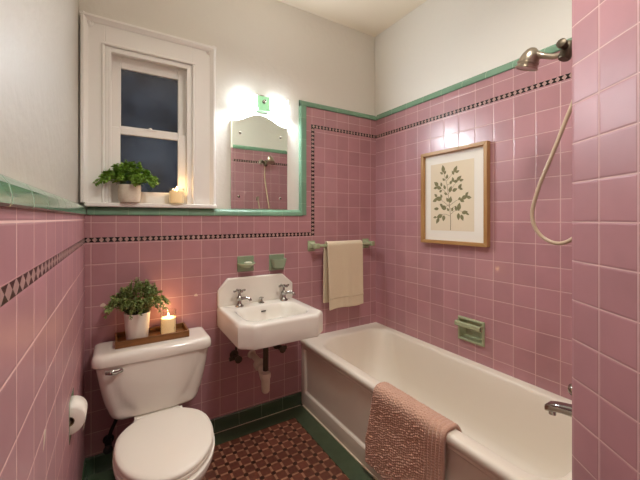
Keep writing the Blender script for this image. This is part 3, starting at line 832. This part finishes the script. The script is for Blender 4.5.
loft(bm, rings); tag(obj('flush_lever', bm, 'chrome', t), 'chrome flush lever')
# bowl
def egg(yb, yf, hw, z, n=56, flat=.25, cx=TX):
    yc = yb - (yb - yf) * .46; pts = []
    for i in range(n):
        a = 2 * PI * i / n; c, s_ = math.cos(a), math.sin(a)
        if s_ >= 0:   # towards the tank: fuller
            ex = 2 / 3.2; x = hw * .98 * (abs(c) ** ex) * (1 if c >= 0 else -1); y = (yb - yc) * abs(s_) ** ex
            x *= 1 - flat * max(0, y / (yb - yc)) ** 3
        else:
            x = hw * .98 * c * (1 + .02 * s_); y = (yc - yf) * s_
        pts.append((cx + x, yc + y, z))
    return pts
rings = [egg(1.86, 1.36, .105, .002), egg(1.86, 1.355, .11, .015), egg(1.85, 1.37, .098, .06), egg(1.84, 1.36, .10, .14), egg(1.82, 1.31, .125, .22), egg(1.78, 1.25, .168, .30), egg(1.74, 1.222, .187, .352), egg(1.72, 1.215, .191, .375), egg(1.715, 1.218, .190, .386), egg(1.70, 1.232, .170, .389)]
bm = bmn(); loft(bm, rings)
loft(bm, [zr(rr(TX - .10 - i, TX + .10 + i, 1.60, 1.838, .03, 6, 4), z) for i, z in ((-.01, .26), (0, .30), (.006, .325), (.006, .338), (.002, .3425))])
loft(bm, [zr(rr(TX - .10, TX + .10, 1.70, 2.03, .03, 6, 4), z) for z in (.24, .3435)])
obj('bowl', bm, 'porcelain', t, ang=50)
rings = [egg(1.690, 1.238, .180, .390, flat=.36), egg(1.694, 1.233, .185, .393, flat=.36), egg(1.694, 1.233, .185, .402, flat=.36), egg(1.690, 1.238, .180, .405, flat=.36)]
bm = bmn(); loft(bm, rings); obj('seat', bm, 'seatwhite', t, ang=50)
rings = [egg(1.686, 1.240, .179, .4065, flat=.36), egg(1.691, 1.234, .185, .409, flat=.36), egg(1.691, 1.234, .185, .416, flat=.36), egg(1.686, 1.240, .180, .4215, flat=.36), egg(1.674, 1.254, .168, .4245, flat=.36), egg(1.60, 1.31, .118, .4265, flat=.36)]
bm = bmn(); loft(bm, rings); obj('seat_lid', bm, 'seatwhite', t, ang=50)
for x in (TX - .075, TX + .075):
    bm = bmn(); tube(bm, [(x - .02, 1.702, .401), (x + .02, 1.702, .401)], .010, 14); obj('hinge', bm, 'seatwhite', t)
bm = bmn(); tube(bm, catmull([(.01, 1.95, .347), (-.01, 1.97, .28), (-.03, 1.995, .22), (-.04, 2.01, .165)], 6), .009, 10)
lathe(bm, [(.012, .0), (.016, .01), (.016, .05), (.01, .06)], (-.04, 2.01, .125), (0, 0, 1), 14)
lathe(bm, [(.026, 0), (.024, .006), (.010, .010), (.010, .05)], (-.04, YB - .001, .15), (0, -1, 0), 16)
lathe(bm, [(.007, 0), (.007, .02), (.020, .024), (.022, .032), (.014, .036)], (-.04, 2.0, .15), (0, -1, 0), 12)
tag(obj('supply_hose', bm, 'black', t), 'dark supply hose and valve')

# ------------------------------------------------------------------ foliage
def foliage(tgt, c, rx, ry, h, n_stems, seed, leaf_len, spread=(1, 1), droop=.35, mats=('leaf', 'stem'), leaf_w=.62, bounds=None):
    rnd = random.Random(seed); bl, bs = bmn(), bmn(); c = Vector(c)
    for s in range(n_stems):
        a = 2 * PI * (s + rnd.random()) / n_stems * 5; q = rnd.random() ** .6
        tip = c + Vector((math.cos(a) * rx * q * spread[0], math.sin(a) * ry * q * spread[1], h * (1 - .92 * q * q) * (.75 + .35 * rnd.random())))
        root = c + Vector((math.cos(a) * rx * .18, math.sin(a) * ry * .18, 0))
        mid = (root + tip) / 2 + Vector((math.cos(a) * rx * .12, math.sin(a) * ry * .08, h * (.12 + droop * q * .6)))
        pts = catmull([root, mid, tip], 7)
        if bounds:
            for p in pts: p.y = min(p.y, bounds)
        tube(bs, pts, [.0013 * (1 - .6 * i / len(pts)) for i in range(len(pts))], 5)
        for i in range(3, len(pts)):
            for sd in (-1, 1):
                for rep in range(2 if i > 6 else 1):
                    p = pts[i]; d = (pts[i] - pts[i - 1]).normalized()
                    ax = Vector((rnd.gauss(0, 1), rnd.gauss(0, 1), rnd.gauss(0, .6)))
                    side = d.cross(ax).normalized() * sd
                    ld = (side * .9 + d * .55 + Vector((0, 0, rnd.uniform(-.35, .25)))).normalized()
                    ln = leaf_len * rnd.uniform(.65, 1.15) * (1 - .3 * (i / len(pts)) ** 3); w_ = ln * leaf_w * .5
                    x = ld.cross(Vector((rnd.gauss(0, .5), rnd.gauss(0, .5), 1))).normalized(); up = x.cross(ld)
                    b0 = p; V = []
                    for tt, ww, hh in ((0, .12, 0), (.3, .9, .06), (.62, .85, .05), (1, .05, -.1)):
                        m_ = b0 + ld * ln * tt + up * ln * hh
                        V.append((m_ - x * w_ * ww + up * ln * .08 * ww, m_ - up * ln * .02, m_ + x * w_ * ww + up * ln * .08 * ww))
                    if bounds and max(v.y for r_ in V for v in r_) > bounds: continue
                    VV = [[bl.verts.new(v) for v in r_] for r_ in V]
                    for ra, rb in zip(VV, VV[1:]):
                        for k_ in range(2): bl.faces.new((ra[k_], ra[k_ + 1], rb[k_ + 1], rb[k_]))
    obj('leaves', bl, mats[0], tgt, ang=60); obj('stems', bs, mats[1], tgt)

t = empty('potted_plant', (.056, 2.050, 1.394), 'leafy green plant in a rough low stone pot on the window sill', 'plant', 'small potted plants')
PX, PY, PZ = .056, 2.036, 1.394
bm = bmn(); lathe(bm, [(.040, .0005), (.046, .004), (.052, .02), (.0535, .05), (.053, .092), (.0515, .096), (.048, .094), (.047, .080)], (PX, PY, PZ), n=36); obj('pot', bm, 'pot', t)
bm = bmn(); lathe(bm, [(.0475, .078), (.0475, .084), (.03, .088)], (PX, PY, PZ), n=24); obj('soil', bm, 'soil', t)
foliage(t, (PX, PY, PZ + .085), .150, .085, .130, 58, 5, .024, (1, 1), .3, ('leaf', 'stem'), .7, 2.082)

# ------------------------------------------------------------------ tray, plant and candle on the tank
zt = .6765
t = empty('wooden_tray', (.159, 1.963, zt), 'brown wooden tray lying on the toilet tank lid', 'tray')
a0, a1, b0, b1 = -.010, .330, 1.882, 2.044
bm = bmn(); box(bm, a0 + .004, a1 - .004, b0 + .004, b1 - .004, zt, zt + .008); obj('tray_base', bm, 'wood_tray', t, smooth=False)
for q in ((a0, a1, b0, b0 + .009), (a0, a1, b1 - .009, b1), (a0, a0 + .009, b0 + .009, b1 - .009), (a1 - .009, a1, b0 + .009, b1 - .009)):
    bm = bmn(); box(bm, *q, zt, zt + .034); obj('tray_side', bm, 'wood_tray', t, bevel=.0015)
zq = zt + .0085
t = empty('potted_plant', (.088, 1.958, zq), 'fine-leaved fern-like plant in a white pot on the wooden tray', 'plant', 'small potted plants')
bm = bmn(); lathe(bm, [(.046, 0), (.050, .003), (.054, .05), (.0605, .136), (.0605, .142), (.057, .142), (.0555, .126)], (.088, 1.955, zq), n=36); obj('pot', bm, 'pot2', t)
bm = bmn(); lathe(bm, [(.0555, .122), (.0555, .128), (.03, .132)], (.088, 1.955, zq), n=24); obj('soil', bm, 'soil', t)
foliage(t, (.088, 1.955, zq + .128), .165, .110, .180, 96, 11, .016, (1, 1), .25, ('leafdark', 'stem'), .62, 2.058)


def candle(x, y, z, rj, hj, hw, label, watt):
    t = empty('candle_jar', (x, y, z), label, 'candle', 'lit candles in glass jars')
    bm = bmn(); lathe(bm, [(rj - .002, 0), (rj, .002), (rj, hj), (rj - .001, hj + .001), (rj - .0025, hj), (rj - .0025, .006), (.001, .005)], (x, y, z), n=36); obj('glass_jar', bm, 'jar', t)
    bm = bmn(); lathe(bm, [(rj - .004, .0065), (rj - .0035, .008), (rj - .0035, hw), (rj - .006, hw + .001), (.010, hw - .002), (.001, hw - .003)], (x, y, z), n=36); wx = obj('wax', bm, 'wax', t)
    bm = bmn(); tube(bm, [(x, y, z + hw - .004), (x, y, z + hw + .006)], .0009, 6); obj('wick', bm, 'wick', t)
    bm = bmn(); lathe(bm, [(.0004, .003), (.0032, .007), (.0042, .011), (.0032, .018), (.0014, .025), (.0003, .030)], (x, y, z + hw), n=14); obj('flame', bm, 'flame', t)
    l = bpy.data.lights.new('candle_light', 'POINT'); l.energy = watt; l.color = (1, .58, .24); l.shadow_soft_size = .006
    lo_ = bpy.data.objects.new('candle_light', l); COL.objects.link(lo_); lo_.location = (x, y, z + hw + .020)


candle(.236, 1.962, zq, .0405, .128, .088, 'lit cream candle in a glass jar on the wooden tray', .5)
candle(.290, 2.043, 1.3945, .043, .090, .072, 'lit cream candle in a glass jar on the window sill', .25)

# ------------------------------------------------------------------ toilet paper
t = empty('paper_holder', (XL, 1.495, .53), 'green ceramic recessed toilet paper holder in the left tiling', 'paper holder')
def tp(x, i): return [(x, 1.435 + i, .53 + i), (x, 1.555 - i, .53 + i), (x, 1.555 - i, .665 - i), (x, 1.435 + i, .665 - i)]
bm = bmn(); loft(bm, [tp(XL - .001, -.005), tp(XL + .0012, -.0045), tp(XL + .0014, -.001), tp(XL + .0005, .002), tp(XL - .062, .003), tp(XL - .064, .010)], cap0=False); obj('recess', bm, 'ceramic_green', t, bevel=.001)
bm = bmn(); tube(bm, [(XL - .003, 1.4395, .597), (XL - .003, 1.5505, .597)], .008, 14); obj('roller', bm, 'nickel', t)
t = empty('toilet_paper', (XL - .003, 1.495, .55), 'white toilet paper roll on the left tiling with a loose end', 'toilet paper')
cx, cz, R_ = XL - .003, .597, .047
bm = bmn(); lathe(bm, [(.0175, 0), (R_ - .001, 0), (R_, .001), (R_, .099), (R_ - .001, .100), (.0175, .100), (.0175, 0)], (cx, 1.445, cz), (0, 1, 0), 40, False); obj('roll', bm, 'paper', t, ang=50)
bm = bmn(); lathe(bm, [(.0155, .001), (.0172, .001), (.0172, .099), (.0155, .099), (.0155, .001)], (cx, 1.445, cz), (0, 1, 0), 28, False); obj('core', bm, 'card', t)
bm = bmn(); sec = [(cx + (R_ + .0006) * math.cos(a), cz + (R_ + .0006) * math.sin(a)) for a in [PI * .5 - PI * .5 * i / 10 for i in range(11)]] + [(cx + R_ + .0003, cz - .012), (cx + R_ - .003, cz - .034), (cx + R_ - .008, cz - .046)]
g = [[bm.verts.new((a, y, b)) for a, b in sec] for y in (1.446, 1.544)]
for i in range(len(sec) - 1): bm.faces.new((g[0][i], g[0][i + 1], g[1][i + 1], g[1][i]))
o = obj('loose_sheet', bm, 'paper', t); s = o.modifiers.new('thick', 'SOLIDIFY'); s.thickness = .0008; s.offset = 1

# ------------------------------------------------------------------ shower fittings and spout
t = empty('shower', (SX, YS, 1.98), 'worn nickel shower head on a bent arm with a pale hose hanging below', 'shower')
bm = bmn(); lathe(bm, [(.032, -.003), (.031, .006), (.014, .014)], (SX, YS, 1.985), (0, 1, 0), 22); obj('wall_flange', bm, 'nickel', t)
bm = bmn(); tube(bm, catmull([(SX, YS + .01, 1.985), (SX, .50, 1.982), (SX, .545, 1.968), (SX, .575, 1.952)], 6), .0105, 14); obj('shower_arm', bm, 'nickel', t)
bm = bmn(); lathe(bm, [(.018, -.032), (.022, -.026), (.022, .026), (.018, .032)], (SX, .578, 1.946), (.25, -.3, 1), 18)
lathe(bm, [(.013, .012), (.013, .036), (.017, .038), (.017, .05), (.009, .054)], (SX, .578, 1.955), (-1, 0, .2), 14)
lathe(bm, [(.013, .012), (.013, .034), (.017, .036), (.017, .048), (.009, .052)], (SX, .578, 1.955), (1, 0, .2), 14)
tag(obj('diverter', bm, 'darkmetal', t), 'dark diverter valve')
bm = bmn(); tube(bm, catmull([(SX, .585, 1.937), (SX, .625, 1.945), (SX, .665, 1.966), (SX, .692, 1.984)], 6), [.0105] * 6 + [.011] * 6 + [.013] * 7, 14); obj('handle', bm, 'nickel', t)
ax = Vector((0, .36, -.93)).normalized()
bm = bmn(); lathe(bm, [(.012, -.014), (.022, -.006), (.032, .010), (.037, .026), (.038, .040), (.041, .042), (.041, .047), (.038, .049), (.038, .058), (.043, .061), (.043, .066), (.036, .067), (.034, .064), (0, .064)], Vector((SX, .702, 1.997)), ax, 30); obj('shower_head', bm, 'nickel', t)
hp = [(SX, .552, 1.915), (SX, .540, 1.85), (SX, .553, 1.765), (SX, .580, 1.690), (SX, .629, 1.560), (SX, .672, 1.452), (SX, .697, 1.365), (SX, .702, 1.320), (SX, .690, 1.272), (SX, .659, 1.233), (SX, .611, 1.214), (SX, .564, 1.232), (SX, .520, 1.29), (SX - .03, .47, 1.42), (SX - .05, .455, 1.55)]
bm = bmn(); tube(bm, catmull(hp, 8), .0075, 12); M['hose'] = mat('hose_cover', S(186, 164, 138), .35, coat=.2); obj('hose', bm, 'hose', t)
bm = bmn(); box(bm, SX - .065, SX - .035, YS, YS + .035, 1.53, 1.57); obj('hose_bracket', bm, 'nickel', t, bevel=.004)
t = empty('bathtub_spout', (SX, YS, .58), 'chrome bathtub spout above the rim by the pink wall edge', 'spout')
bm = bmn(); rings = []
for y, zc, hw, hh in ((YS, .598, .026, .026), (.47, .598, .024, .024), (.53, .594, .022, .020), (.59, .585, .022, .0165), (.618, .578, .022, .0165), (.640, .570, .021, .016), (.648, .565, .018, .012)):
    rings.append([(x, y, z) for x, z in rr(SX - hw, SX + hw, zc - hh, zc + hh, min(hw, hh) * .55, 5, 3)])
loft(bm, rings); lathe(bm, [(.012, 0), (.013, .018), (.010, .018)], (SX, .628, .562), (0, 0, -1), 14); obj('spout_body', bm, 'chrome', t, ang=40)
bm = bmn(); lathe(bm, [(.034, -.003), (.033, .006), (.027, .010)], (SX, YS, .598), (0, 1, 0), 24); obj('spout_flange', bm, 'chrome', t)
t = empty('faucet_handle', (SX, YS, .67), 'chrome faucet handle just above the bathtub spout', 'faucet handle')
bm = bmn(); lathe(bm, [(.036, 0), (.034, .008), (.016, .016), (.012, .05), (.012, .09)], (SX, YS, .67), (0, 1, 0), 22); obj('stem', bm, 'chrome', t)
bm = bmn(); lathe(bm, [(.012, .088), (.022, .094), (.025, .11), (.024, .132), (.017, .143), (0, .145)], (SX, YS, .67), (0, 1, 0), 10); obj('knob', bm, 'chrome', t)

# ------------------------------------------------------------------ light from outside and an added ceiling fill
wd = bpy.data.worlds.new('dusk'); scene.world = wd; wd.use_nodes = True; nt = wd.node_tree
bg = nt.nodes['Background']; tc = nt.nodes.new('ShaderNodeTexCoord')
nz = nt.nodes.new('ShaderNodeTexNoise'); nz.inputs['Scale'].default_value = 9; nz.inputs['Detail'].default_value = 4; nz.inputs['Roughness'].default_value = .6
nt.links.new(tc.outputs['Generated'], nz.inputs['Vector'])
cr = nt.nodes.new('ShaderNodeValToRGB'); e = cr.color_ramp.elements
e[0].position = .30; e[0].color = S(50, 45, 40); e[1].position = .72; e[1].color = S(84, 92, 104)
x = cr.color_ramp.elements.new(.5); x.color = S(58, 64, 74)
nt.links.new(nz.outputs['Fac'], cr.inputs['Fac']); nt.links.new(cr.outputs['Color'], bg.inputs['Color']); bg.inputs['Strength'].default_value = .27


def area(name, loc, rot, size, energy, color, sy=None):
    l = bpy.data.lights.new(name, 'AREA'); l.energy = energy; l.color = color; l.size = size
    if sy: l.shape = 'RECTANGLE'; l.size_y = sy
    else: l.shape = 'DISK'
    o = bpy.data.objects.new(name, l); COL.objects.link(o); o.location = loc; o.rotation_euler = rot; return o


fill = area('ceiling_fill', (.72, .45, ZC - .05), (0, 0, 0), .30, 8.5, (1, .97, .90)); fill.data.spread = math.radians(155)  # added fill light without a fixture, brightens fronts of tank and sink

# ------------------------------------------------------------------ camera
cam = bpy.data.cameras.new('camera'); co = bpy.data.objects.new('camera', cam); COL.objects.link(co)
cam.sensor_width = 36; cam.sensor_fit = 'HORIZONTAL'; cam.lens = 330.24 / 640 * 36; cam.shift_y = -(240 - 218.72) / 640
cam.clip_start = .01
co.location = (0, 0, H); co.rotation_euler = (PI / 2, 0, -.5502)
scene.camera = co
vs = scene.view_settings; vs.view_transform = 'Standard'; vs.look = 'None'; vs.exposure = 1.15; vs.gamma = 1; vs.use_curve_mapping = False
scene.cycles.use_denoising = True
scene.cycles.max_bounces = 10; scene.cycles.diffuse_bounces = 6
scene.cycles.sample_clamp_indirect = 4
